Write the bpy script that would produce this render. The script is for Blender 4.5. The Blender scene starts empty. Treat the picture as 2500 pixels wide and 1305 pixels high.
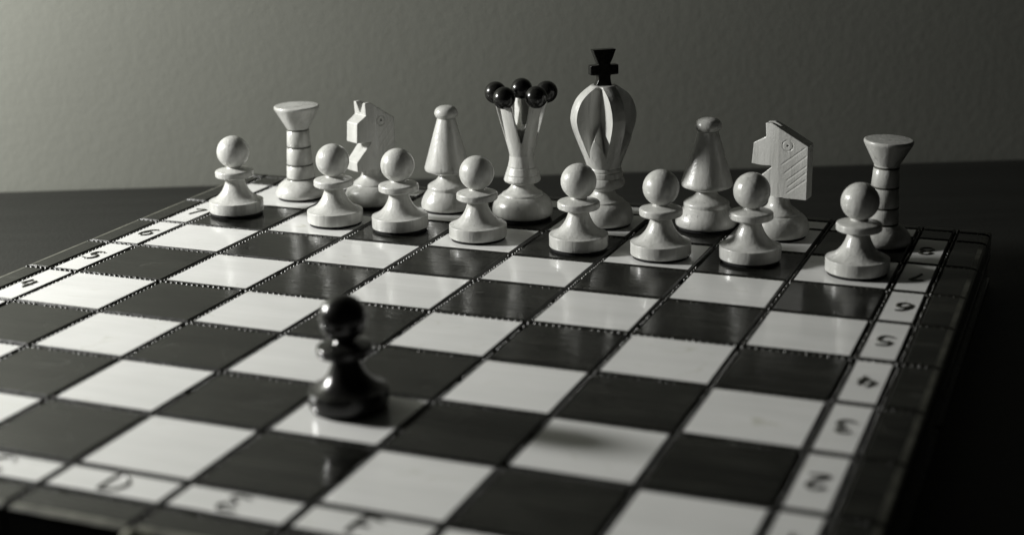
import bpy, bmesh, math, random
from mathutils import Vector, Matrix
import numpy as np

S = 0.04                       # one chess square = 40 mm; everything below is in squares
rnd = random.Random(7)
scene = bpy.context.scene
COL = scene.collection

# ------------------------------------------------------------------ camera
C = (9.8121857, -8.1024893, 4.4484138)
RIGHT = (0.9275837, 0.3731470, -0.0187007)
DOWN = (0.0911089, -0.2744571, -0.9572734)
FWD = (-0.3623363, 0.8862475, -0.2885790)
cam_d = bpy.data.cameras.new('camera')
cam = bpy.data.objects.new('camera', cam_d)
COL.objects.link(cam)
m = Matrix.Identity(4)
for i in range(3):
    m[i][0] = RIGHT[i]; m[i][1] = -DOWN[i]; m[i][2] = -FWD[i]; m[i][3] = C[i] * S
cam.matrix_world = m
cam_d.sensor_width = 36
cam_d.lens = 52.68
cam_d.clip_start = 0.01
cam_d.clip_end = 50
cam_d.dof.use_dof = True
cam_d.dof.focus_distance = 16.3 * S
cam_d.dof.aperture_fstop = 7.8
scene.camera = cam

# ------------------------------------------------------------------ light
world = bpy.data.worlds.new('World')
scene.world = world
world.use_nodes = True
bg = world.node_tree.nodes['Background']
bg.inputs[0].default_value = (0.96, 1.0, 0.92, 1)
bg.inputs[1].default_value = 0.004
key_d = bpy.data.lights.new('table_lamp_light', 'POINT')
key_d.energy = 26.5
key_d.color = (1.0, 0.995, 0.965)
key_d.shadow_soft_size = 0.044
key = bpy.data.objects.new('table_lamp_light', key_d)
COL.objects.link(key)
key.location = (-10.3 * S, 1.9 * S, 6.5 * S)

vs = scene.view_settings
vs.view_transform = 'Standard'
vs.look = 'None'
vs.exposure = 0
vs.gamma = 1
vs.use_curve_mapping = False
scene.render.resolution_x = 1024
scene.render.resolution_y = 534


# ------------------------------------------------------------------ materials
def new_mat(name):
    mt = bpy.data.materials.new(name)
    mt.use_nodes = True
    nt = mt.node_tree
    b = nt.nodes['Principled BSDF']
    return mt, nt, b


def N(nt, kind, **kw):
    n = nt.nodes.new(kind)
    for k, v in kw.items():
        setattr(n, k, v)
    return n


def coords(nt, scale, rot=(0, 0, 0), rand=True):
    tc = N(nt, 'ShaderNodeTexCoord')
    mp = N(nt, 'ShaderNodeMapping')
    mp.inputs['Scale'].default_value = scale
    mp.inputs['Rotation'].default_value = rot
    nt.links.new(tc.outputs['Object'], mp.inputs['Vector'])
    if not rand:
        return mp.outputs[0]
    oi = N(nt, 'ShaderNodeObjectInfo')
    mul = N(nt, 'ShaderNodeMath', operation='MULTIPLY')
    mul.inputs[1].default_value = 37.0
    nt.links.new(oi.outputs['Random'], mul.inputs[0])
    add = N(nt, 'ShaderNodeVectorMath', operation='ADD')
    nt.links.new(mp.outputs[0], add.inputs[0])
    nt.links.new(mul.outputs[0], add.inputs[1])
    return add.outputs[0]


def noise(nt, vec, scale, detail=4, rough=0.55, dist=0.0):
    n = N(nt, 'ShaderNodeTexNoise')
    n.inputs['Scale'].default_value = scale
    n.inputs['Detail'].default_value = detail
    n.inputs['Roughness'].default_value = rough
    n.inputs['Distortion'].default_value = dist
    nt.links.new(vec, n.inputs['Vector'])
    return n.outputs['Fac']


def ramp(nt, fac, stops):
    r = N(nt, 'ShaderNodeValToRGB')
    el = r.color_ramp.elements
    while len(el) < len(stops):
        el.new(0.5)
    for e, (p, c) in zip(el, stops):
        e.position = p
        e.color = (c[0], c[1], c[2], 1) if not isinstance(c, (int, float)) else (c, c, c, 1)
    nt.links.new(fac, r.inputs[0])
    return r.outputs[0]


def mix(nt, fac, a, b, blend='MULTIPLY'):
    mx = N(nt, 'ShaderNodeMix', data_type='RGBA', blend_type=blend)
    if isinstance(fac, float):
        mx.inputs[0].default_value = fac
    else:
        nt.links.new(fac, mx.inputs[0])
    nt.links.new(a, mx.inputs[6]); nt.links.new(b, mx.inputs[7])
    return mx.outputs[2]


def bump(nt, b, height, dist, strength=1.0, prev=None):
    bp = N(nt, 'ShaderNodeBump')
    bp.inputs['Strength'].default_value = strength
    bp.inputs['Distance'].default_value = dist
    nt.links.new(height, bp.inputs['Height'])
    if prev is not None:
        nt.links.new(prev, bp.inputs['Normal'])
    nt.links.new(bp.outputs[0], b.inputs['Normal'])
    return bp.outputs[0]


def board_wood(name, lo, hi, patch_lo, rlo, rhi, bdist, coat, scratch, spread):
    mt, nt, b = new_mat(name)
    v = coords(nt, (14, 190, 60))
    g = noise(nt, v, 1.0, 5, 0.6, 0.6)
    col = ramp(nt, g, [(0.3, lo), (0.72, hi)])
    v2 = coords(nt, (45, 85, 60))
    p = noise(nt, v2, 1.0, 3, 0.5)
    pc = ramp(nt, p, [(0.3, patch_lo), (0.65, 1.0)])
    base_col = mix(nt, 1.0, col, pc)
    # faint hair scratches and rubbed clouds in the varnish
    vs_ = coords(nt, (22, 34, 20))
    sn = noise(nt, vs_, 1.0, 2, 0.4, 1.2)
    line = ramp(nt, sn, [(0.492, 0.0), (0.500, 1.0), (0.508, 0.0)])
    vm = coords(nt, (70, 70, 70))
    gate = ramp(nt, noise(nt, vm, 1.0, 2), [(0.52, 0.0), (0.66, 1.0)])
    scr = mix(nt, 1.0, line, gate)
    tone = N(nt, 'ShaderNodeRGB')
    tone.outputs[0].default_value = (scratch, scratch, scratch * 0.9, 1)
    nt.links.new(mix(nt, scr, base_col, tone.outputs[0], 'MIX'), b.inputs['Base Color'])
    v3 = coords(nt, (60, 500, 100))
    s = noise(nt, v3, 1.0, 3, 0.6, 0.3)
    rr = ramp(nt, p, [(0.3, rlo), (0.75, rhi)])
    nt.links.new(rr, b.inputs['Roughness'])
    bump(nt, b, s, bdist, 1.0)
    b.inputs['IOR'].default_value = 1.5
    b.inputs['Coat Weight'].default_value = 0.85
    b.inputs['Coat IOR'].default_value = 1.45
    b.inputs['Specular IOR Level'].default_value = 0.06
    nt.links.new(ramp(nt, p, [(0.35, coat * 0.8), (0.72, coat * spread)]), b.inputs['Coat Roughness'])
    cb = N(nt, 'ShaderNodeBump')
    cb.inputs['Distance'].default_value = bdist
    nt.links.new(s, cb.inputs['Height'])
    nt.links.new(cb.outputs[0], b.inputs['Coat Normal'])
    return mt


M = {}
M['light_wood'] = board_wood('light_wood', (0.71, 0.714, 0.695), (0.775, 0.775, 0.76), 0.95, 0.40, 0.50, 0.00005, 0.09, 0.58, 1.3)
M['dark_wood'] = board_wood('dark_wood', (0.003, 0.0032, 0.0026), (0.022, 0.0225, 0.0185), 0.3, 0.42, 0.55, 0.00010, 0.085, 0.05, 2.4)


def burnt(name, c):
    mt, nt, b = new_mat(name)
    v = coords(nt, (300, 300, 300), rand=False)
    n = noise(nt, v, 1.0, 3)
    nt.links.new(ramp(nt, n, [(0.3, tuple(0.5 * k for k in c)), (0.7, tuple(1.5 * k for k in c))]), b.inputs['Base Color'])
    b.inputs['Roughness'].default_value = 0.33
    bump(nt, b, n, 0.0002)
    return mt


M['burnt'] = burnt('burnt_groove', (0.010, 0.010, 0.008))
M['bead'] = burnt('burnt_bead', (0.02, 0.02, 0.016))
M['bead'].node_tree.nodes['Principled BSDF'].inputs['Roughness'].default_value = 0.32
M['ink'] = burnt('burnt_character', (0.045, 0.045, 0.036))


def piece_wood():
    mt, nt, b = new_mat('white_lacquered_wood')
    v = coords(nt, (260, 260, 22))
    g = noise(nt, v, 1.0, 5, 0.6, 0.8)
    col = ramp(nt, g, [(0.28, (0.46, 0.462, 0.435)), (0.7, (0.61, 0.61, 0.585))])
    v2 = coords(nt, (70, 70, 55))
    p = noise(nt, v2, 1.0, 3)
    pc = ramp(nt, p, [(0.3, 0.86), (0.6, 1.0)])
    # thin darker pores drawn along the grain
    v3 = coords(nt, (620, 620, 40))
    q = noise(nt, v3, 1.0, 2)
    qc = ramp(nt, q, [(0.27, 0.72), (0.36, 1.0)])
    nt.links.new(mix(nt, 1.0, mix(nt, 1.0, col, pc), qc), b.inputs['Base Color'])
    rr = ramp(nt, p, [(0.3, 0.22), (0.7, 0.36)])
    nt.links.new(rr, b.inputs['Roughness'])
    n1 = bump(nt, b, g, 0.00022)
    v4 = coords(nt, (900, 900, 900))
    s = noise(nt, v4, 1.0, 2)
    bump(nt, b, s, 0.00009, 1.0, n1)
    b.inputs['Coat Weight'].default_value = 0.25
    b.inputs['Coat Roughness'].default_value = 0.12
    return mt


M['white'] = piece_wood()


def black_lacquer():
    mt, nt, b = new_mat('black_lacquer')
    v = coords(nt, (150, 150, 30))
    g = noise(nt, v, 1.0, 4)
    nt.links.new(ramp(nt, g, [(0.3, (0.006, 0.006, 0.006)), (0.7, (0.014, 0.014, 0.012))]), b.inputs['Base Color'])
    b.inputs['Roughness'].default_value = 0.22
    v4 = coords(nt, (500, 500, 500))
    bump(nt, b, noise(nt, v4, 1.0, 2), 0.00010)
    return mt


M['black'] = black_lacquer()


def plain(name, c, rough, metal=0.0, nscale=400, bd=0.0002, var=0.3):
    mt, nt, b = new_mat(name)
    v = coords(nt, (nscale,) * 3, rand=False)
    n = noise(nt, v, 1.0, 4)
    nt.links.new(ramp(nt, n, [(0.3, tuple(k * (1 - var) for k in c)), (0.7, tuple(k * (1 + var) for k in c))]), b.inputs['Base Color'])
    b.inputs['Roughness'].default_value = rough
    b.inputs['Metallic'].default_value = metal
    bump(nt, b, n, bd)
    return mt


M['worn_highlight'] = plain('worn_edge_highlight', (0.11, 0.11, 0.09), 0.3, 0, 120, 0.0002, 0.7)  # worn outer edge, coloured lighter to paint in the reflection along it
M['felt'] = plain('black_felt', (0.006, 0.006, 0.006), 0.95, 0, 900, 0.0004)
M['clasp'] = plain('dark_metal', (0.16, 0.16, 0.13), 0.35, 1.0)
M['line'] = plain('scorched_ring', (0.06, 0.06, 0.05), 0.5)


def wall_mat():
    mt, nt, b = new_mat('painted_wall')
    v = coords(nt, (1, 1, 1), rand=False)
    big = noise(nt, v, 6.0, 3)
    nt.links.new(ramp(nt, big, [(0.3, (0.195, 0.199, 0.174)), (0.7, (0.21, 0.215, 0.188))]), b.inputs['Base Color'])
    b.inputs['Roughness'].default_value = 0.85
    b.inputs['Specular IOR Level'].default_value = 0.2
    s = noise(nt, v, 190.0, 4, 0.6)
    s2 = noise(nt, v, 60.0, 2, 0.5)
    n1 = bump(nt, b, s, 0.0004, 0.5)
    bump(nt, b, s2, 0.00022, 0.3, n1)
    return mt


M['wall'] = wall_mat()


def table_mat():
    mt, nt, b = new_mat('dark_table')
    v = coords(nt, (8, 90, 30), rand=False)
    g = noise(nt, v, 1.0, 5, 0.6)
    nt.links.new(ramp(nt, g, [(0.3, (0.008, 0.0083, 0.007)), (0.7, (0.014, 0.0145, 0.0125))]), b.inputs['Base Color'])
    v2 = coords(nt, (700, 700, 700), rand=False)
    s = noise(nt, v2, 1.0, 3)
    b.inputs['Roughness'].default_value = 0.55
    b.inputs['Specular IOR Level'].default_value = 0.35
    bump(nt, b, s, 0.0003)
    return mt


M['table'] = table_mat()


# ------------------------------------------------------------------ helpers
def mesh_obj(name, verts, faces, mats, parent=None, fm=None, smooth=True, sharp=35, loc=None):
    me = bpy.data.meshes.new(name)
    me.from_pydata([(x * S, y * S, z * S) for x, y, z in verts], [], faces)
    for k in mats:
        me.materials.append(M[k])
    if fm:
        for p, i in zip(me.polygons, fm):
            p.material_index = i
    if smooth:
        for p in me.polygons:
            p.use_smooth = True
        me.set_sharp_from_angle(angle=math.radians(sharp))
    me.update()
    return link(name, me, parent, loc)


def link(name, me, parent=None, loc=None):
    o = bpy.data.objects.new(name, me)
    COL.objects.link(o)
    if parent is not None:
        o.parent = parent
    if loc is not None:
        o.location = [k * S for k in loc]
    return o


def empty(name, loc, rot=(0, 0, 0)):
    o = bpy.data.objects.new(name, None)
    o.empty_display_size = 0.01
    COL.objects.link(o)
    o.location = [k * S for k in loc]
    o.rotation_euler = rot
    return o


def box(v, f, x0, x1, y0, y1, z0, z1):
    n = len(v)
    v += [(x0, y0, z0), (x1, y0, z0), (x1, y1, z0), (x0, y1, z0), (x0, y0, z1), (x1, y0, z1), (x1, y1, z1), (x0, y1, z1)]
    f += [(n, n + 3, n + 2, n + 1), (n + 4, n + 5, n + 6, n + 7), (n, n + 1, n + 5, n + 4), (n + 1, n + 2, n + 6, n + 5),
          (n + 2, n + 3, n + 7, n + 6), (n + 3, n, n + 4, n + 7)]


def spline(pts, k=6):
    P = [Vector(p) for p in pts]
    out = []
    for i in range(len(P) - 1):
        p0 = P[max(i - 1, 0)]; p1 = P[i]; p2 = P[i + 1]; p3 = P[min(i + 2, len(P) - 1)]
        for j in range(k):
            t = j / k
            out.append(0.5 * ((2 * p1) + (p2 - p0) * t + (2 * p0 - 5 * p1 + 4 * p2 - p3) * t * t + (3 * p1 - p0 - 3 * p2 + p3) * t ** 3))
    out.append(P[-1])
    return [tuple(p) for p in out]


def rounded(pts, r=0.008, k=3):
    """soften the corners of an (r, z) profile"""
    out = [pts[0]]
    for a, b, c in zip(pts, pts[1:], pts[2:]):
        A, B, D = Vector(a), Vector(b), Vector(c)
        u, w = (A - B), (D - B)
        lu, lw = u.length, w.length
        if lu < 1e-6 or lw < 1e-6 or u.normalized().dot(w.normalized()) < -0.94:
            out.append(b); continue
        d = min(r, 0.45 * lu, 0.45 * lw)
        p, q = B + u.normalized() * d, B + w.normalized() * d
        for i in range(k + 1):
            t = i / k
            out.append(tuple((1 - t) ** 2 * p + 2 * t * (1 - t) * B + t * t * q))
    out.append(pts[-1])
    return out


def revolve(name, prof, mat, seg=64, seed=0):
    """closed surface of revolution; profile runs from axis to axis"""
    v, f = [], []
    rr = random.Random(seed)
    ph = [rr.uniform(0, 6.28) for _ in range(3)]
    rows = []
    for r, z in prof:
        if r < 1e-5:
            v.append((0, 0, z)); rows.append([len(v) - 1])
        else:
            row = []
            for i in range(seg):
                a = 2 * math.pi * i / seg
                k = 1 + 0.0025 * math.sin(2 * a + ph[0] + 5 * z) + 0.0015 * math.sin(3 * a + ph[1] - 7 * z)
                v.append((r * k * math.cos(a), r * k * math.sin(a), z)); row.append(len(v) - 1)
            rows.append(row)
    for A, B in zip(rows, rows[1:]):
        for i in range(seg):
            j = (i + 1) % seg
            if len(A) == 1 and len(B) == 1:
                continue
            if len(A) == 1:
                f.append((A[0], B[j], B[i]))
            elif len(B) == 1:
                f.append((A[i], A[j], B[0]))
            else:
                f.append((A[i], A[j], B[j], B[i]))
    me = bpy.data.meshes.new(name)
    me.from_pydata([(x * S, y * S, z * S) for x, y, z in v], [], f)
    me.materials.append(M[mat])
    for p in me.polygons:
        p.use_smooth = True
    me.set_sharp_from_angle(angle=math.radians(50))
    me.update()
    return me


def temp(name, v, f):
    me = bpy.data.meshes.new(name)
    me.from_pydata([(x * S, y * S, z * S) for x, y, z in v], [], f)
    bm = bmesh.new(); bm.from_mesh(me)
    bmesh.ops.recalc_face_normals(bm, faces=bm.faces)
    bm.to_mesh(me); bm.free()
    o = bpy.data.objects.new(name, me)
    COL.objects.link(o)
    return o


def carve(name, base, cuts, mat, voxel, smooth=4, inter=()):
    """boolean the cutters from base, soften by remesh, return the mesh"""
    for o in inter:
        md = base.modifiers.new('i', 'BOOLEAN'); md.operation = 'INTERSECT'; md.object = o; md.solver = 'EXACT'
    for o in cuts:
        md = base.modifiers.new('d', 'BOOLEAN'); md.operation = 'DIFFERENCE'; md.object = o; md.solver = 'EXACT'
    md = base.modifiers.new('r', 'REMESH'); md.mode = 'VOXEL'; md.voxel_size = voxel * S; md.adaptivity = 0.0
    md = base.modifiers.new('s', 'SMOOTH'); md.iterations = smooth; md.factor = 0.5
    dg = bpy.context.evaluated_depsgraph_get()
    dg.update()
    me = bpy.data.meshes.new_from_object(base.evaluated_get(dg))
    me.name = name
    me.materials.clear()
    me.materials.append(M[mat])
    for p in me.polygons:
        p.use_smooth = True
        p.material_index = 0
    for o in [base, *cuts, *inter]:
        bpy.data.objects.remove(o)
    return me


def prism(pts2, lo, hi, axis):
    """extrude a 2-D outline; axis = direction of extrusion"""
    n = len(pts2)

    def put(a, b, t):
        return {'y': (a, t, b), 'z': (a, b, t), 'x': (t, a, b)}[axis]
    v = [put(a, b, lo) for a, b in pts2] + [put(a, b, hi) for a, b in pts2]
    f = [tuple(range(n)), tuple(range(2 * n - 1, n - 1, -1))] + [(i, (i + 1) % n, n + (i + 1) % n, n + i) for i in range(n)]
    return v, f


def xf(v, mat4):
    return [tuple(mat4 @ Vector(p)) for p in v]


# ------------------------------------------------------------------ setting: table and wall
ZT = -0.62
W0 = Vector((-5.057, 8.699)); W1 = Vector((8.639, 15.188))
wu = (W1 - W0).normalized()
wn = Vector((wu.y, -wu.x))                      # towards the camera
ang = math.atan2(wu.y, wu.x)


def strip_box(name, s0, s1, d0, d1, z0, z1, mat, bev):
    bm = bmesh.new()
    bmesh.ops.create_cube(bm, size=1)
    for vv in bm.verts:
        vv.co = Vector(((s0 if vv.co.x < 0 else s1) * S, (-d0 if vv.co.y > 0 else -d1) * S, (z0 if vv.co.z < 0 else z1) * S))
    bmesh.ops.bevel(bm, geom=bm.edges[:], offset=bev * S, segments=3, affect='EDGES')
    me = bpy.data.meshes.new(name)
    bm.to_mesh(me); bm.free()
    me.materials.append(M[mat])
    o = link(name, me)
    o.location = (W0.x * S, W0.y * S, 0)
    o.rotation_euler = (0, 0, ang)
    o['kind'] = 'structure'
    return o


wall = strip_box('wall', -40, 60, -3, 0, -19, 45, 'wall', 0.02)
wall['label'] = 'painted wall with a fine stipple behind the table'
table = strip_box('table_top', -28, 34, 0.06, 24, ZT - 0.8, ZT, 'table', 0.06)
table['label'] = 'dark smooth table top pushed up to the wall'

# ------------------------------------------------------------------ chess board
DX = [-0.020, 0.005, 0.014, 0.018, 0.028, 0.004, -0.007, -0.005, -0.036]
DY = [-0.006, -0.023, -0.030, -0.009, 0.016, 0.067, 0.015, -0.003, -0.026]
XE = [-0.72, -0.395] + [i + d for i, d in enumerate(DX)] + [8.345, 8.706]
YE = [-0.765, -0.405] + [i + d for i, d in enumerate(DY)] + [8.335, 8.53]
board = empty('chess_board', (4, 4, ZT))
board['label'] = 'folding wooden chess board with burnt beaded lines and a coordinate border'
board['category'] = 'chess board'
FOLD = YE[6]
halves = []
for k, (ya, yb) in enumerate(((YE[0], FOLD - 0.004), (FOLD + 0.004, YE[-1]))):
    v, f = [], []
    xa, xb = XE[0] + 0.015, XE[-1] - 0.015
    y0 = ya + (0.015 if k == 0 else 0); y1 = yb - (0.015 if k == 1 else 0)
    box(v, f, xa, xb, y0, y1, ZT + 0.02, -0.05)
    h = mesh_obj('board_half', v, f, ['dark_wood'], board, smooth=False)
    h.location = (-4 * S, -4 * S, -ZT * S)
    h['label'] = ('half of the board with ranks one to four' if k == 0 else 'half of the board with ranks five to eight')
    halves.append(h)
    # moulding that runs along the side walls of this half
    v, f = [], []
    for (za, zb, out) in ((-0.30, -0.235, 0.022), (ZT, ZT + 0.09, 0.03)):
        box(v, f, XE[-1] - 0.02, XE[-1] + out - 0.015, y0 + 0.03, y1 - 0.03, za, zb)
        box(v, f, XE[0] - out + 0.015, XE[0] + 0.02, y0 + 0.03, y1 - 0.03, za, zb)
        if k == 0:
            box(v, f, XE[0] + 0.05, XE[-1] - 0.05, YE[0] - out + 0.015, YE[0] + 0.02, za, zb)
        else:
            box(v, f, XE[0] + 0.05, XE[-1] - 0.05, YE[-1] - 0.02, YE[-1] + out - 0.015, za, zb)
    mesh_obj('side_moulding', v, f, ['dark_wood'], h, smooth=False)


def tile(name, w, hgt, mat, outer=(0, 0, 0, 0)):
    """a slightly pillowed slat with burnt chamfers; outer flags x0,x1,y0,y1 mark rounded board edges"""
    prof = [(0.005, -0.055), (0.016, -0.034), (0.027, -0.016), (0.035, -0.006), (0.043, 0.0)]
    oprof = [(0.0, -0.30), (0.0, -0.055), (0.010, -0.022), (0.030, -0.009), (0.075, 0.0)]
    v, f, fm = [], [], []
    rows = []
    for a, b in zip(prof, oprof):
        ins = [(b if o else a) for o in outer]
        x0 = -w / 2 + ins[0][0]; x1 = w / 2 - ins[1][0]; y0 = -hgt / 2 + ins[2][0]; y1 = hgt / 2 - ins[3][0]
        zc = lambda i, j: min(ins[i][1], ins[j][1])
        n = len(v)
        v += [(x0, y0, zc(0, 2)), (x1, y0, zc(1, 2)), (x1, y1, zc(1, 3)), (x0, y1, zc(0, 3))]
        rows.append([n, n + 1, n + 2, n + 3])
    side = {0: 2, 1: 1, 2: 3, 3: 0}
    for lev, (A, B) in enumerate(zip(rows, rows[1:])):
        for i in range(4):
            j = (i + 1) % 4
            f.append((A[i], A[j], B[j], B[i]))
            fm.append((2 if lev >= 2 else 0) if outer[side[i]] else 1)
    f.append(tuple(rows[-1])); fm.append(0)
    me = bpy.data.meshes.new(name)
    me.from_pydata([(x * S, y * S, z * S) for x, y, z in v], [], f)
    me.materials.append(M[mat]); me.materials.append(M['burnt']); me.materials.append(M['worn_highlight'])
    for p, i in zip(me.polygons, fm):
        p.material_index = i
    me.update()
    return me


cache = {}
for i in range(len(XE) - 1):
    for j in range(len(YE) - 1):
        x0, x1, y0, y1 = XE[i], XE[i + 1], YE[j], YE[j + 1]
        xi, yj = 2 <= i <= 9, 2 <= j <= 9
        xs, ys = i in (1, 10), j in (1, 10)
        if xi and yj:
            light = ((i - 2) + (j - 2)) % 2 == 1
            name = 'light_square' if light else 'dark_square'
        elif (xs and yj) or (ys and xi):
            light = True; name = 'coordinate_cell'
        else:
            light = False; name = 'border_cell'
        outer = (i == 0, i == 11, j == 0, j == 11)
        kind = (name, light, outer, xi, yj, xs, ys)
        w, hh = x1 - x0, y1 - y0
        if kind not in cache:
            cache[kind] = (tile(name, w, hh, 'light_wood' if light else 'dark_wood', outer), w, hh)
        me, bw, bh = cache[kind]
        hf = halves[0] if j < 6 else halves[1]
        o = link(name, me, hf, ((x0 + x1) / 2, (y0 + y1) / 2, rnd.uniform(-0.003, 0.0)))
        o.scale = (w / bw, hh / bh, 1)
        o.rotation_euler = (math.radians(rnd.uniform(-0.12, 0.12)), math.radians(rnd.uniform(-0.12, 0.12)), 0)


# burnt beads rolled into the lines between the cells
def bead(v, f, x, y, z, a, b, h):
    n = len(v)
    k = 6
    for (rr_, zz) in ((1.0, 0.0), (0.72, 0.62)):
        for t in range(k):
            q = 2 * math.pi * t / k
            v.append((x + a * rr_ * math.cos(q), y + b * rr_ * math.sin(q), z + h * zz))
    v.append((x, y, z + h))
    for t in range(k):
        u = (t + 1) % k
        f.append((n + t, n + u, n + k + u, n + k + t))
        f.append((n + k + t, n + k + u, n + 2 * k))


PITCH = 0.0625
for hidx, hf in enumerate(halves):
    v, f = [], []
    ylo, yhi = (YE[0], FOLD) if hidx == 0 else (FOLD, YE[-1])
    # lines across the board
    for j in range(1, len(YE) - 1):
        yy = YE[j]
        if j == 6:
            if hidx == 0:
                continue
            yy += 0.014
        elif not (ylo < yy < yhi):
            continue
        n = int((XE[-1] - XE[0] - 0.06) / PITCH)
        big = 1.25 if j == 6 else 1.0
        for t in range(n):
            x = XE[0] + 0.05 + t * PITCH + rnd.uniform(-0.004, 0.004)
            if rnd.random() < 0.03:
                continue
            bead(v, f, x, yy - 0.013 + rnd.uniform(-0.003, 0.003), -0.035, 0.024 * big, 0.025 * big, rnd.uniform(0.035, 0.046) * (1.15 if j == 6 else 1))
    # lines running away from the camera
    for i in range(1, len(XE) - 1):
        xx = XE[i]
        n = int((yhi - ylo - 0.06) / PITCH)
        for t in range(n):
            y = ylo + 0.05 + t * PITCH + rnd.uniform(-0.004, 0.004)
            if rnd.random() < 0.04 or min(abs(y - e) for e in YE) < 0.03:
                continue
            bead(v, f, xx + 0.013 + rnd.uniform(-0.003, 0.003), y, -0.035, 0.024, 0.023, rnd.uniform(0.032, 0.044))
    g = mesh_obj('groove_beading', v, f, ['bead'], hf, sharp=80)
    g['kind'] = 'stuff'

# burnt coordinate characters, drawn as strokes in a 1 x 1 box
STROKES = {
    '1': [[(0.30, 0.75), (0.55, 1.0), (0.5, 0.0)]],
    '2': [[(0.1, 0.78), (0.3, 0.98), (0.65, 0.98), (0.8, 0.75), (0.55, 0.42), (0.1, 0.03), (0.9, 0.06)]],
    '3': [[(0.12, 0.92), (0.6, 1.0), (0.8, 0.78), (0.45, 0.54), (0.82, 0.36), (0.7, 0.08), (0.35, 0.0), (0.08, 0.12)]],
    '4': [[(0.35, 1.0), (0.08, 0.45), (0.85, 0.42)], [(0.75, 0.85), (0.55, 0.0)]],
    '5': [[(0.85, 1.0), (0.32, 0.96), (0.2, 0.56), (0.6, 0.62), (0.84, 0.36), (0.68, 0.06), (0.35, 0.0), (0.08, 0.1)]],
    '6': [[(0.85, 0.98), (0.45, 0.86), (0.14, 0.45), (0.2, 0.08), (0.55, 0.0), (0.85, 0.2), (0.78, 0.48), (0.45, 0.52), (0.16, 0.3)]],
    '7': [[(0.08, 0.92), (0.85, 0.98), (0.55, 0.5), (0.35, 0.0)]],
    '8': [[(0.5, 0.54), (0.16, 0.74), (0.32, 1.0), (0.7, 1.0), (0.82, 0.76), (0.5, 0.54), (0.12, 0.28), (0.3, 0.0), (0.72, 0.0), (0.88, 0.28), (0.5, 0.54)]],
    'A': [[(0.05, 0.0), (0.5, 1.0), (0.92, 0.0)], [(0.22, 0.36), (0.78, 0.36)]],
    'B': [[(0.15, 0.0), (0.2, 1.0), (0.7, 0.95), (0.78, 0.7), (0.25, 0.52), (0.85, 0.4), (0.8, 0.08), (0.15, 0.0)]],
    'C': [[(0.88, 0.82), (0.6, 1.0), (0.25, 0.85), (0.1, 0.45), (0.3, 0.06), (0.65, 0.0), (0.9, 0.18)]],
    'D': [[(0.15, 0.0), (0.22, 1.0), (0.65, 0.92), (0.9, 0.55), (0.7, 0.12), (0.15, 0.0)]],
    'E': [[(0.85, 0.95), (0.45, 1.0), (0.2, 0.78), (0.55, 0.54), (0.15, 0.3), (0.3, 0.02), (0.85, 0.08)]],
    'F': [[(0.2, 0.0), (0.25, 0.98), (0.88, 1.0)], [(0.23, 0.52), (0.7, 0.55)]],
    'G': [[(0.85, 0.85), (0.55, 1.0), (0.2, 0.8), (0.1, 0.4), (0.35, 0.02), (0.8, 0.1), (0.85, 0.42), (0.55, 0.42)]],
    'H': [[(0.15, 0.0), (0.2, 1.0)], [(0.85, 0.0), (0.8, 1.0)], [(0.18, 0.5), (0.83, 0.52)]],
}


def character(ch, w, h):
    v, f = [], []
    for st in STROKES[ch]:
        pts = spline([(a, b, 0) for a, b in st], 7) if len(st) > 2 else [(st[0][0] + (st[1][0] - st[0][0]) * t / 7, st[0][1] + (st[1][1] - st[0][1]) * t / 7, 0) for t in range(8)]
        pts = [Vector(((p[0] - 0.5) * w, (p[1] - 0.5) * h, 0)) for p in pts]
        prev = None
        for i, p in enumerate(pts):
            d = (pts[min(i + 1, len(pts) - 1)] - pts[max(i - 1, 0)]).normalized()
            nn = Vector((-d.y, d.x, 0))
            wd = 0.0145 * (1 + 0.28 * math.sin(i * 1.7))
            if i in (0, len(pts) - 1):
                wd *= 0.55
            row = []
            for q, zz in ((-1, 0.0), (-0.6, 0.009), (0.6, 0.009), (1, 0.0)):
                c = p + nn * wd * q
                v.append((c.x, c.y, zz)); row.append(len(v) - 1)
            if prev:
                for t in range(3):
                    f.append((prev[t], row[t], row[t + 1], prev[t + 1]))
            prev = row
    me = bpy.data.meshes.new('character')
    me.from_pydata([(x * S, y * S, z * S) for x, y, z in v], [], f)
    me.materials.append(M['ink'])
    for p in me.polygons:
        p.use_smooth = True
    bm = bmesh.new(); bm.from_mesh(me); bmesh.ops.recalc_face_normals(bm, faces=bm.faces)
    if sum(q.normal.z for q in bm.faces) < 0:
        bmesh.ops.reverse_faces(bm, faces=bm.faces)
    bm.to_mesh(me); bm.free()
    return me


for k in range(8):
    hf = halves[0] if k < 4 else halves[1]
    me = character(str(k + 1), 0.17, 0.24)
    yc = (YE[k + 2] + YE[k + 3]) / 2
    for side in (0, 1):
        xc = (XE[1] + XE[2]) / 2 if side == 0 else (XE[10] + XE[11]) / 2
        o = link('numeral', me, hf, (xc + rnd.uniform(-0.02, 0.02), yc + rnd.uniform(-0.03, 0.03), 0.001))
        o.rotation_euler = (0, 0, (0 if side == 0 else math.pi) + rnd.uniform(-0.08, 0.08))
    me = character('ABCDEFGH'[k], 0.22, 0.23)
    xc = (XE[k + 2] + XE[k + 3]) / 2
    for side in (0, 1):
        yc = (YE[1] + YE[2]) / 2 if side == 0 else (YE[10] + YE[11]) / 2
        o = link('letter', me, halves[side], (xc + rnd.uniform(-0.03, 0.03), yc, 0.001))
        o.rotation_euler = (0, 0, (0 if side == 0 else math.pi) + rnd.uniform(-0.08, 0.08))

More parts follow.
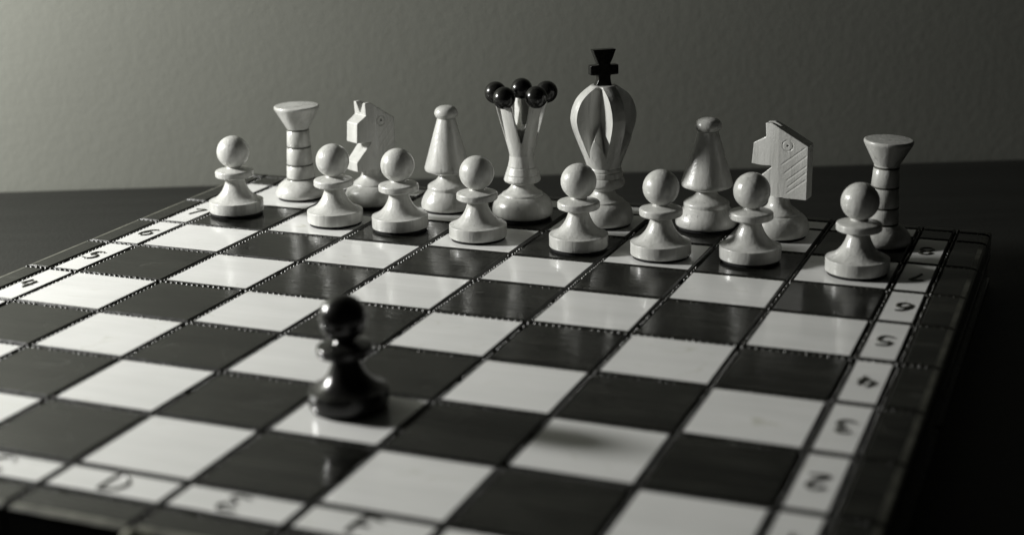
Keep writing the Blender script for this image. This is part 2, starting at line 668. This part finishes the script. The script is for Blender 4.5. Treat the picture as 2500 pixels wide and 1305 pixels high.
# small metal clasp let into the front edge of the near half
v, f = [], []
k = 14
for zz, r_ in ((YE[0] - 0.055, 0.075), (YE[0] - 0.06, 0.09), (YE[0] - 0.02, 0.10), (YE[0] + 0.02, 0.10)):
    for t in range(k):
        q = 2 * math.pi * t / k
        v.append((4.07 + r_ * math.cos(q), zz, -0.10 + r_ * math.sin(q)))
for a in range(3):
    for t in range(k):
        u = (t + 1) % k
        f.append((a * k + t, a * k + u, (a + 1) * k + u, (a + 1) * k + t))
f.append(tuple(range(k)))
n = len(v)
box(v, f, 4.15, 4.24, YE[0] - 0.03, YE[0] + 0.01, -0.34, 0.004)
mesh_obj('clasp', v, f, ['clasp'], halves[0])

# ------------------------------------------------------------------ chess pieces
Z0 = 0.028                                      # felt thickness


def sphere_prof(r, zc, z_from, k=22):
    a0 = math.asin(max(-1, (z_from - zc) / r))
    return [(r * math.cos(a0 + (math.pi / 2 - a0) * i / k), zc + r * math.sin(a0 + (math.pi / 2 - a0) * i / k)) for i in range(k)] + [(0, zc + r)]


def felt(r):
    return revolve('felt_pad', [(0, 0), (r, 0), (r, Z0), (0, Z0)], 'felt', 48)


def parts(root, lst):
    for name, me in lst:
        link(name, me, root)


def thing(name, x, y, label, cat, group=None, lean=(0, 0), rz=0.0):
    o = empty(name, (x, y, 0), (lean[0], lean[1], rz))
    o['label'] = label; o['category'] = cat
    if group:
        o['group'] = group
    return o


# --- pawns
def pawn_meshes(mat, seed=1):
    flare = spline([(0.308, 0.164), (0.272, 0.177), (0.216, 0.213), (0.164, 0.272), (0.127, 0.345), (0.108, 0.410), (0.104, 0.455)], 5)
    base = rounded([(0, Z0), (0.306, Z0), (0.318, 0.034), (0.318, 0.160), (0.308, 0.164)], 0.006) + flare + [(0, 0.455)]
    collar = rounded([(0, 0.438), (0.212, 0.440), (0.226, 0.452), (0.226, 0.508), (0.214, 0.521), (0.10, 0.545), (0, 0.545)], 0.010, 4)
    head = [(0, 0.530), (0.104, 0.530), (0.088, 0.548)] + sphere_prof(0.190, 0.735, 0.562)
    return [('base', revolve('base', base, mat, 72, seed)), ('collar', revolve('collar', collar, mat, 72, seed + 1)),
            ('head', revolve('head', head, mat, 72, seed + 2)), ('felt_pad', felt(0.298))]


PM = [pawn_meshes('white', 1), pawn_meshes('white', 11), pawn_meshes('white', 21)]
PAWNS = [
    (0.289, 6.613, 'white wooden pawn standing beside the burnt numeral 7, ahead of the end rook', -0.015),
    (1.636, 6.564, 'white wooden pawn standing in front of the knight that has two notched ears', 0.006),
    (2.458, 6.577, 'white wooden pawn standing in front of the bishop beside the queen', 0.006),
    (3.453, 6.485, 'white wooden pawn standing in front of the queen with black balls', 0.0),
    (4.636, 6.459, 'white wooden pawn standing in front of the king with the black cross', 0.005),
    (5.551, 6.447, 'white wooden pawn standing in front of the bishop beside the king', 0.004),
    (6.467, 6.591, 'white wooden pawn standing in front of the knight with carved mane lines', -0.002),
    (7.580, 6.485, 'white wooden pawn standing in front of the rook on the dark side of the board', 0.0),
]
for k, (x, y, lab, lean) in enumerate(PAWNS):
    t = thing('chess_pawn', x, y, lab, 'chess pawn', 'white pawns in a row on the seventh rank', (0, 0), 0)
    t.rotation_euler = (0, lean * 1.2, rnd.uniform(0, 6.28))
    parts(t, PM[k % 3])
t = thing('chess_pawn', 4.423, 1.628, 'shiny black pawn standing alone in the open middle of the board', 'chess pawn')
t.rotation_euler = (0.0, -0.025, 0)
parts(t, pawn_meshes('black', 31))


# --- rooks
def rook_meshes(seed):
    base = rounded([(0, Z0), (0.292, Z0), (0.308, 0.040)], 0.01) + spline([(0.314, 0.060), (0.315, 0.080), (0.302, 0.122), (0.268, 0.168), (0.222, 0.206), (0.186, 0.232)], 4) + [(0, 0.236)]
    tower = [(0, 0.225), (0.174, 0.225)]
    rings = [0.245, 0.418, 0.637, 0.846]
    rad = lambda z: 0.172 - (z - 0.237) * (0.172 - 0.134) / (0.85 - 0.237)
    for z in rings:
        tower += [(rad(z - 0.013), z - 0.013), (rad(z) - 0.009, z - 0.004), (rad(z) - 0.009, z + 0.004), (rad(z + 0.013), z + 0.013)]
    tower += [(rad(0.875), 0.870), (0, 0.870)]
    head = rounded([(0, 0.855), (0.130, 0.855), (0.142, 0.875), (0.262, 1.088), (0.273, 1.110), (0.273, 1.130), (0.262, 1.141), (0, 1.139)], 0.008)
    rg = []
    for z in rings:
        r0 = rad(z) - 0.002
        v, f = [], []
        kk = 64
        for zz in (z - 0.011, z + 0.011):
            for q in range(kk):
                a = 2 * math.pi * q / kk
                v.append((r0 * math.cos(a), r0 * math.sin(a), zz))
        for q in range(kk):
            u = (q + 1) % kk
            f.append((q, u, kk + u, kk + q))
        me = bpy.data.meshes.new('scorched_ring')
        me.from_pydata([(a * S, b * S, c * S) for a, b, c in v], [], f)
        me.materials.append(M['line'])
        for p in me.polygons:
            p.use_smooth = True
        rg.append(('scorched_ring', me))
    return [('base', revolve('base', base, 'white', 72, seed)), ('tower', revolve('tower', tower, 'white', 72, seed)),
            ('head', revolve('head', head, 'white', 72, seed)), ('felt_pad', felt(0.284))] + rg


RK = rook_meshes(41)
t = thing('chess_rook', 0.645, 7.531, 'white wooden rook ending the back row on the queen side, near the bright wall', 'chess rook', 'white rooks at the ends of the back row')
t.rotation_euler = (0, 0, 0.6)
parts(t, RK)
t = thing('chess_rook', 7.640, 7.595, 'white wooden rook ending the back row on the king side, in the dark', 'chess rook', 'white rooks at the ends of the back row')
t.rotation_euler = (0, 0.030, 0)
parts(t, RK)
for ch in t.children:
    if ch.name.startswith('head'):
        ch.scale = (0.94, 0.94, 1)


# --- bishops
def bishop_meshes(seed, ws):
    base = rounded([(0, Z0), (0.318, Z0), (0.330, 0.040)], 0.01) + spline([(0.334, 0.056), (0.334, 0.085), (0.322, 0.132), (0.296, 0.182), (0.262, 0.232), (0.252, 0.244)], 4)
    base += rounded([(0.250, 0.248), (0.252, 0.262), (0.250, 0.292), (0.215, 0.318)], 0.012) + spline([(0.205, 0.322), (0.150, 0.356), (0.116, 0.398), (0.106, 0.440)], 4) + [(0, 0.44)]
    mitre = rounded([(0, 0.425), (0.102, 0.432), (0.225, 0.452), (0.276, 0.476), (0.283, 0.506), (0.272, 0.545)], 0.02, 4) + [(0.112, 1.088), (0, 1.095)]
    knob = [(0, 1.075), (0.100, 1.080), (0.106, 1.094)] + spline([(0.124, 1.104), (0.142, 1.136), (0.142, 1.168), (0.124, 1.204), (0.086, 1.228), (0.04, 1.238)], 5) + [(0, 1.239)]
    sc = lambda pr: [(r * ws, z) for r, z in pr]
    return [('base', revolve('base', sc(base), 'white', 72, seed)), ('mitre', revolve('mitre', sc(mitre), 'white', 72, seed + 1)),
            ('knob', revolve('knob', sc(knob), 'white', 72, seed + 2)), ('felt_pad', felt(0.308 * ws))]


t = thing('chess_bishop', 2.616, 7.548, 'white wooden cone-shaped bishop standing next to the queen', 'chess bishop', 'white bishops in the back row')
t.rotation_euler = (0, 0.006, 0.4)
parts(t, bishop_meshes(51, 0.955))
t = thing('chess_bishop', 5.706, 7.698, 'white wooden cone-shaped bishop standing next to the king', 'chess bishop', 'white bishops in the back row')
t.rotation_euler = (0, 0.012, 1.4)
parts(t, bishop_meshes(61, 1.02))

# --- queen
CROWN_BASE = rounded([(0, Z0), (0.328, Z0), (0.342, 0.040)], 0.01) + spline([(0.349, 0.062), (0.350, 0.100), (0.337, 0.168), (0.306, 0.222), (0.262, 0.258), (0.244, 0.266)], 4) \
    + spline([(0.240, 0.274), (0.232, 0.288), (0.196, 0.308), (0.152, 0.348), (0.128, 0.384), (0.124, 0.410)], 4) + [(0, 0.41)]


def stem(prof_pts, grooves):
    out = []
    for p in prof_pts:
        out.append(p)
    return out


q = thing('chess_queen', 3.587, 7.489, 'white wooden queen with a slotted cup crown carrying five black balls', 'chess queen')
# crown: five prongs and the V slots between them; a prong at the camera's far side
view = math.atan2(-8.1 - 7.49, 9.81 - 3.59)
ball_ang = [view + math.pi - 0.03 + 2 * math.pi * k / 5 for k in range(5)]
sp = spline([(0.126, 0.396), (0.150, 0.408), (0.196, 0.424), (0.212, 0.446), (0.206, 0.474), (0.198, 0.500)], 4)
st = [(0, 0.396)] + sp + [(0.190, 0.506), (0.194, 0.514)] + spline([(0.194, 0.516), (0.180, 0.556), (0.168, 0.594)], 3) + [(0.160, 0.600), (0.163, 0.608)] + spline([(0.163, 0.610), (0.150, 0.666), (0.142, 0.730)], 3) + [(0, 0.730)]
cup_v, cup_f = [], []
outer = spline([(0.141, 0.715), (0.147, 0.760), (0.178, 0.889), (0.238, 1.110), (0.292, 1.310)], 4) + [(0.300, 1.345)]
seg = 60
prof = [(0, 0.715)] + outer + [(0, 1.345)]


def rev_raw(prof, seg):
    v, f, rows = [], [], []
    for r, z in prof:
        if r < 1e-6:
            v.append((0, 0, z)); rows.append([len(v) - 1])
        else:
            row = []
            for i in range(seg):
                a = 2 * math.pi * i / seg
                v.append((r * math.cos(a), r * math.sin(a), z)); row.append(len(v) - 1)
            rows.append(row)
    for A, B in zip(rows, rows[1:]):
        for i in range(seg):
            j = (i + 1) % seg
            if len(A) == 1:
                f.append((A[0], B[j], B[i]))
            elif len(B) == 1:
                f.append((A[i], A[j], B[0]))
            else:
                f.append((A[i], A[j], B[j], B[i]))
    return v, f


cup = temp('cup', *rev_raw(prof, seg))
inner = temp('inner', *rev_raw([(0, 0.90), (0.05, 0.95), (0.190, 1.45), (0, 1.45)], 41))
cuts = [inner]
for k in range(5):
    a = ball_ang[k] + math.pi / 5
    tri = [(-0.006, 0.90), (0.006, 0.90), (0.060, 1.12), (0.112, 1.40 + 0.004 * k), (-0.112, 1.40 + 0.004 * k), (-0.060, 1.12)]
    v, f = prism(tri, 0.07 + 0.003 * k, 0.5, 'y')            # outline in x-z, runs outwards along y
    # the slot leans out with the wall
    v = [(x, y, z - 0.10 * (0.2 - y)) for x, y, z in v]
    v = xf(v, Matrix.Rotation(a - math.pi / 2, 4, 'Z'))
    cuts.append(temp('slot', v, f))
crown = carve('crown', cup, cuts, 'white', 0.0075, 3)
link('crown', crown, q)
parts(q, [('base', revolve('base', CROWN_BASE, 'white', 72, 71)), ('stem', revolve('stem', st, 'white', 72, 72)), ('felt_pad', felt(0.318))])
ballm = revolve('ball', [(0, -0.126)] + [(0.126 * math.cos(a), 0.126 * math.sin(a)) for a in [-math.pi / 2 + math.pi * i / 24 for i in range(1, 24)]] + [(0, 0.126)], 'black', 40, 3)
for k, a in enumerate(ball_ang):
    o = link('ball', ballm, q, (0.305 * math.cos(a), 0.305 * math.sin(a), 1.436 + rnd.uniform(-0.006, 0.006)))
    o.rotation_euler = (rnd.uniform(0, 3), rnd.uniform(0, 3), 0)

# --- king
kg = thing('chess_king', 4.585, 7.473, 'white wooden king with a ribbed onion body and a black cross', 'chess king')
kg.rotation_euler = (0, -0.006, 0)
kb = [(r * 0.935, z) for r, z in CROWN_BASE]
ks = [(0, 0.396)] + spline([(0.120, 0.396), (0.150, 0.416), (0.205, 0.440), (0.234, 0.462), (0.238, 0.490), (0.228, 0.524), (0.218, 0.546)], 4) + [(0.208, 0.553), (0.212, 0.562)] \
    + spline([(0.212, 0.564), (0.210, 0.590), (0.205, 0.616)], 3) + [(0.196, 0.622), (0.200, 0.630)] + spline([(0.200, 0.632), (0.196, 0.650), (0.188, 0.668)], 3) + [(0, 0.668)]
bz = [0.655, 0.70, 0.78, 0.854, 0.95, 1.053, 1.13, 1.20, 1.25, 1.331, 1.40, 1.449, 1.50, 1.547, 1.585]
br = [0.186, 0.198, 0.226, 0.256, 0.294, 0.335, 0.362, 0.376, 0.378, 0.364, 0.336, 0.306, 0.258, 0.197, 0.140]
bcurve = spline(list(zip(br, bz)), 10)
cz = np.array([p[1] for p in bcurve]); cr = np.array([p[0] for p in bcurve])
kview = math.atan2(-8.1 - 7.47, 9.81 - 4.58)
# four ribs; the groove in view is centred about 18 degrees left of the facing direction
g0 = kview - math.radians(18)
NG, NR, NZ = 36, 10, 120
SEG = 4 * (NG + NR)
v, f = [], []
ez = [0.70, 0.78, 0.95, 1.10, 1.25, 1.40, 1.50, 1.56]
ee = [0.19, 0.175, 0.135, 0.115, 0.110, 0.105, 0.10, 0.09]
for a in range(NZ + 1):
    z = 0.655 + (1.585 - 0.655) * a / NZ
    b = float(np.interp(z, cz, cr))
    e = float(np.interp(z, ez, ee))
    rib_half = min(0.080 / max(b, 0.1), math.pi / 4 * 0.9)
    gh = math.pi / 4 - rib_half
    for qd in range(4):
        for i in range(NG + NR):
            if i < NG:
                u = -1 + 2 * i / NG
                d = u * gh
                ad = abs(d)
                chord = math.sin(gh) / (math.sin(gh - ad) / e + math.sin(ad) / b)
                tooth = b + 0.42 * ((1.03 - z) / 0.25 - abs(u))
                r = min(b, max(chord, tooth))
                if z > 1.55:
                    r = r + (b - r) * (z - 1.55) / 0.035
            else:
                d = gh + 2 * rib_half * (i - NG) / NR
                # rib faces are planed nearly flat
                r = b * (1 - 0.25 * (1 - math.cos(rib_half - (d - gh))))
                if i == NG:
                    r = b
            th = g0 + qd * math.pi / 2 + d
            v.append((r * math.cos(th), r * math.sin(th), z))
for a in range(NZ):
    for i in range(SEG):
        j = (i + 1) % SEG
        f.append((a * SEG + i, a * SEG + j, (a + 1) * SEG + j, (a + 1) * SEG + i))
f.append(tuple(reversed(range(SEG))))
f.append(tuple(range(NZ * SEG, NZ * SEG + SEG)))
mesh_obj('body', v, f, ['white'], kg, sharp=40)
parts(kg, [('base', revolve('base', kb, 'white', 72, 81)), ('stem', revolve('stem', ks, 'white', 72, 82)), ('felt_pad', felt(0.296))])
# cross: outline in x-z, extruded; turned a little so that its left flank shows
cr_pts = [(-0.075, 1.575), (-0.052, 1.64), (-0.050, 1.690), (-0.118, 1.694), (-0.118, 1.792), (-0.050, 1.795), (-0.068, 1.855), (-0.098, 1.952),
          (0.098, 1.952), (0.068, 1.855), (0.045, 1.795), (0.118, 1.792), (0.118, 1.694), (0.050, 1.690), (0.052, 1.64), (0.062, 1.575)]
cr_pts = [(x * 1.36, 1.575 + (z - 1.575) * 1.08) for x, z in cr_pts]
v, f = prism(cr_pts, -0.055, 0.055, 'y')
crs = temp('cross', v, f)
cm = carve('cross', crs, [], 'black', 0.0065, 3)
o = link('cross', cm, kg)
o.rotation_euler = (0, 0, kview + math.pi / 2 + 0.30)


# --- knights
def knight_base(seed):
    b = rounded([(0, Z0), (0.306, Z0), (0.318, 0.040)], 0.01) + spline([(0.328, 0.062), (0.332, 0.095), (0.322, 0.152), (0.296, 0.204), (0.256, 0.242), (0.240, 0.250)], 4) \
        + spline([(0.230, 0.257), (0.222, 0.272), (0.186, 0.300), (0.142, 0.334), (0.120, 0.374), (0.116, 0.425), (0.118, 0.460)], 4) + [(0, 0.46)]
    return [('base', revolve('base', b, 'white', 72, seed)), ('felt_pad', felt(0.296))]


def knight_head(L, T, Tn, name):
    k = L / 0.655
    prof = [(0.160, 1.250), (0.150, 1.100), (0.298, 1.022), (0.318, 0.790), (0.195, 0.782), (0.060, 0.792), (0.330, 0.560), (0.330, 0.447),
            (-0.334, 0.447), (-0.334, 1.033), (0.040, 1.236), (0.085, 1.254)]
    prof = [(x * k, z) for x, z in prof]
    h = temp('h', *prism(prof, -T, T, 'y'))
    plan = [(-0.5, -T / 2), (0.0, -T / 2), (0.34 * k, -Tn / 2), (0.6, -Tn / 2 + 0.03), (0.6, Tn / 2 - 0.03), (0.34 * k, Tn / 2), (0.0, T / 2), (-0.5, T / 2)]
    p = temp('p', *prism(plan, 0.3, 1.5, 'z'))
    cuts = []
    # notch between the ears, running fore and aft
    vv, ff = prism([(0, 1.120), (0.5 * Tn, 1.32), (-0.5 * Tn, 1.32)], -0.02, 0.4, 'x')
    cuts.append(temp('n', vv, ff))
    for s in (-1, 1):
        # carved mane lines
        for (xa, za, xb, zb) in ((-0.045, 0.815, -0.30, 1.015), (-0.080, 0.725, -0.315, 0.925), (-0.110, 0.650, -0.315, 0.815), (-0.120, 0.575, -0.315, 0.745), (-0.115, 0.510, -0.315, 0.665)):
            a = Vector((xa * k, za)); b = Vector((xb * k, zb))
            d = (b - a).normalized(); nn = Vector((-d.y, d.x)) * 0.006
            pts = [tuple(a - d * 0.02), tuple(a + nn), tuple(b + nn), tuple(b + d * 0.02), tuple(b - nn), tuple(a - nn)]
            lo, hi = (T / 2 - 0.0055, T / 2 + 0.1)
            vv, ff = prism(pts, lo * s, hi * s, 'y')
            cuts.append(temp('g', vv, ff))
        # eye: ring groove and a pupil dot
        ex, ez_ = -0.105 * k, 1.025
        vv, ff = [], []
        kk = 28
        for q_ in range(kk):
            a = 2 * math.pi * q_ / kk
            for (rr_, yy) in ((0.052, T / 2 - 0.009), (0.063, T / 2 - 0.009), (0.063, T / 2 + 0.08), (0.052, T / 2 + 0.08)):
                vv.append((ex + rr_ * math.cos(a), s * yy, ez_ + rr_ * math.sin(a)))
        for q_ in range(kk):
            u = (q_ + 1) % kk
            for w_ in range(4):
                x_ = (w_ + 1) % 4
                ff.append((q_ * 4 + w_, u * 4 + w_, u * 4 + x_, q_ * 4 + x_))
        cuts.append(temp('e', vv, ff))
        pts = [(ex + 0.012 * math.cos(2 * math.pi * i / 8), ez_ + 0.012 * math.sin(2 * math.pi * i / 8)) for i in range(8)]
        cuts.append(temp('d', *prism(pts, s * (T / 2 - 0.03), s * (T / 2 + 0.05), 'y')))
    return carve(name, h, cuts, 'white', 0.0055, 3, [p])


kb_az = math.radians(-152.4 + 34)
t = thing('chess_knight', 1.638, 7.506, 'white wooden knight turned towards the front, both notched ears and muzzle showing', 'chess knight', 'white knights in the back row')
hd = link('head', knight_head(0.54, 0.25, 0.215, 'head'), t)
hd.rotation_euler = (0, 0, kb_az)
parts(t, knight_base(91))
kg_az = math.radians(-168.2 - 17)
t = thing('chess_knight', 6.543, 7.601, 'white wooden knight in full profile with carved eye and mane lines', 'chess knight', 'white knights in the back row')
hd = link('head', knight_head(0.64, 0.20, 0.085, 'head'), t)
hd.rotation_euler = (0, 0, kg_az)
parts(t, knight_base(95))
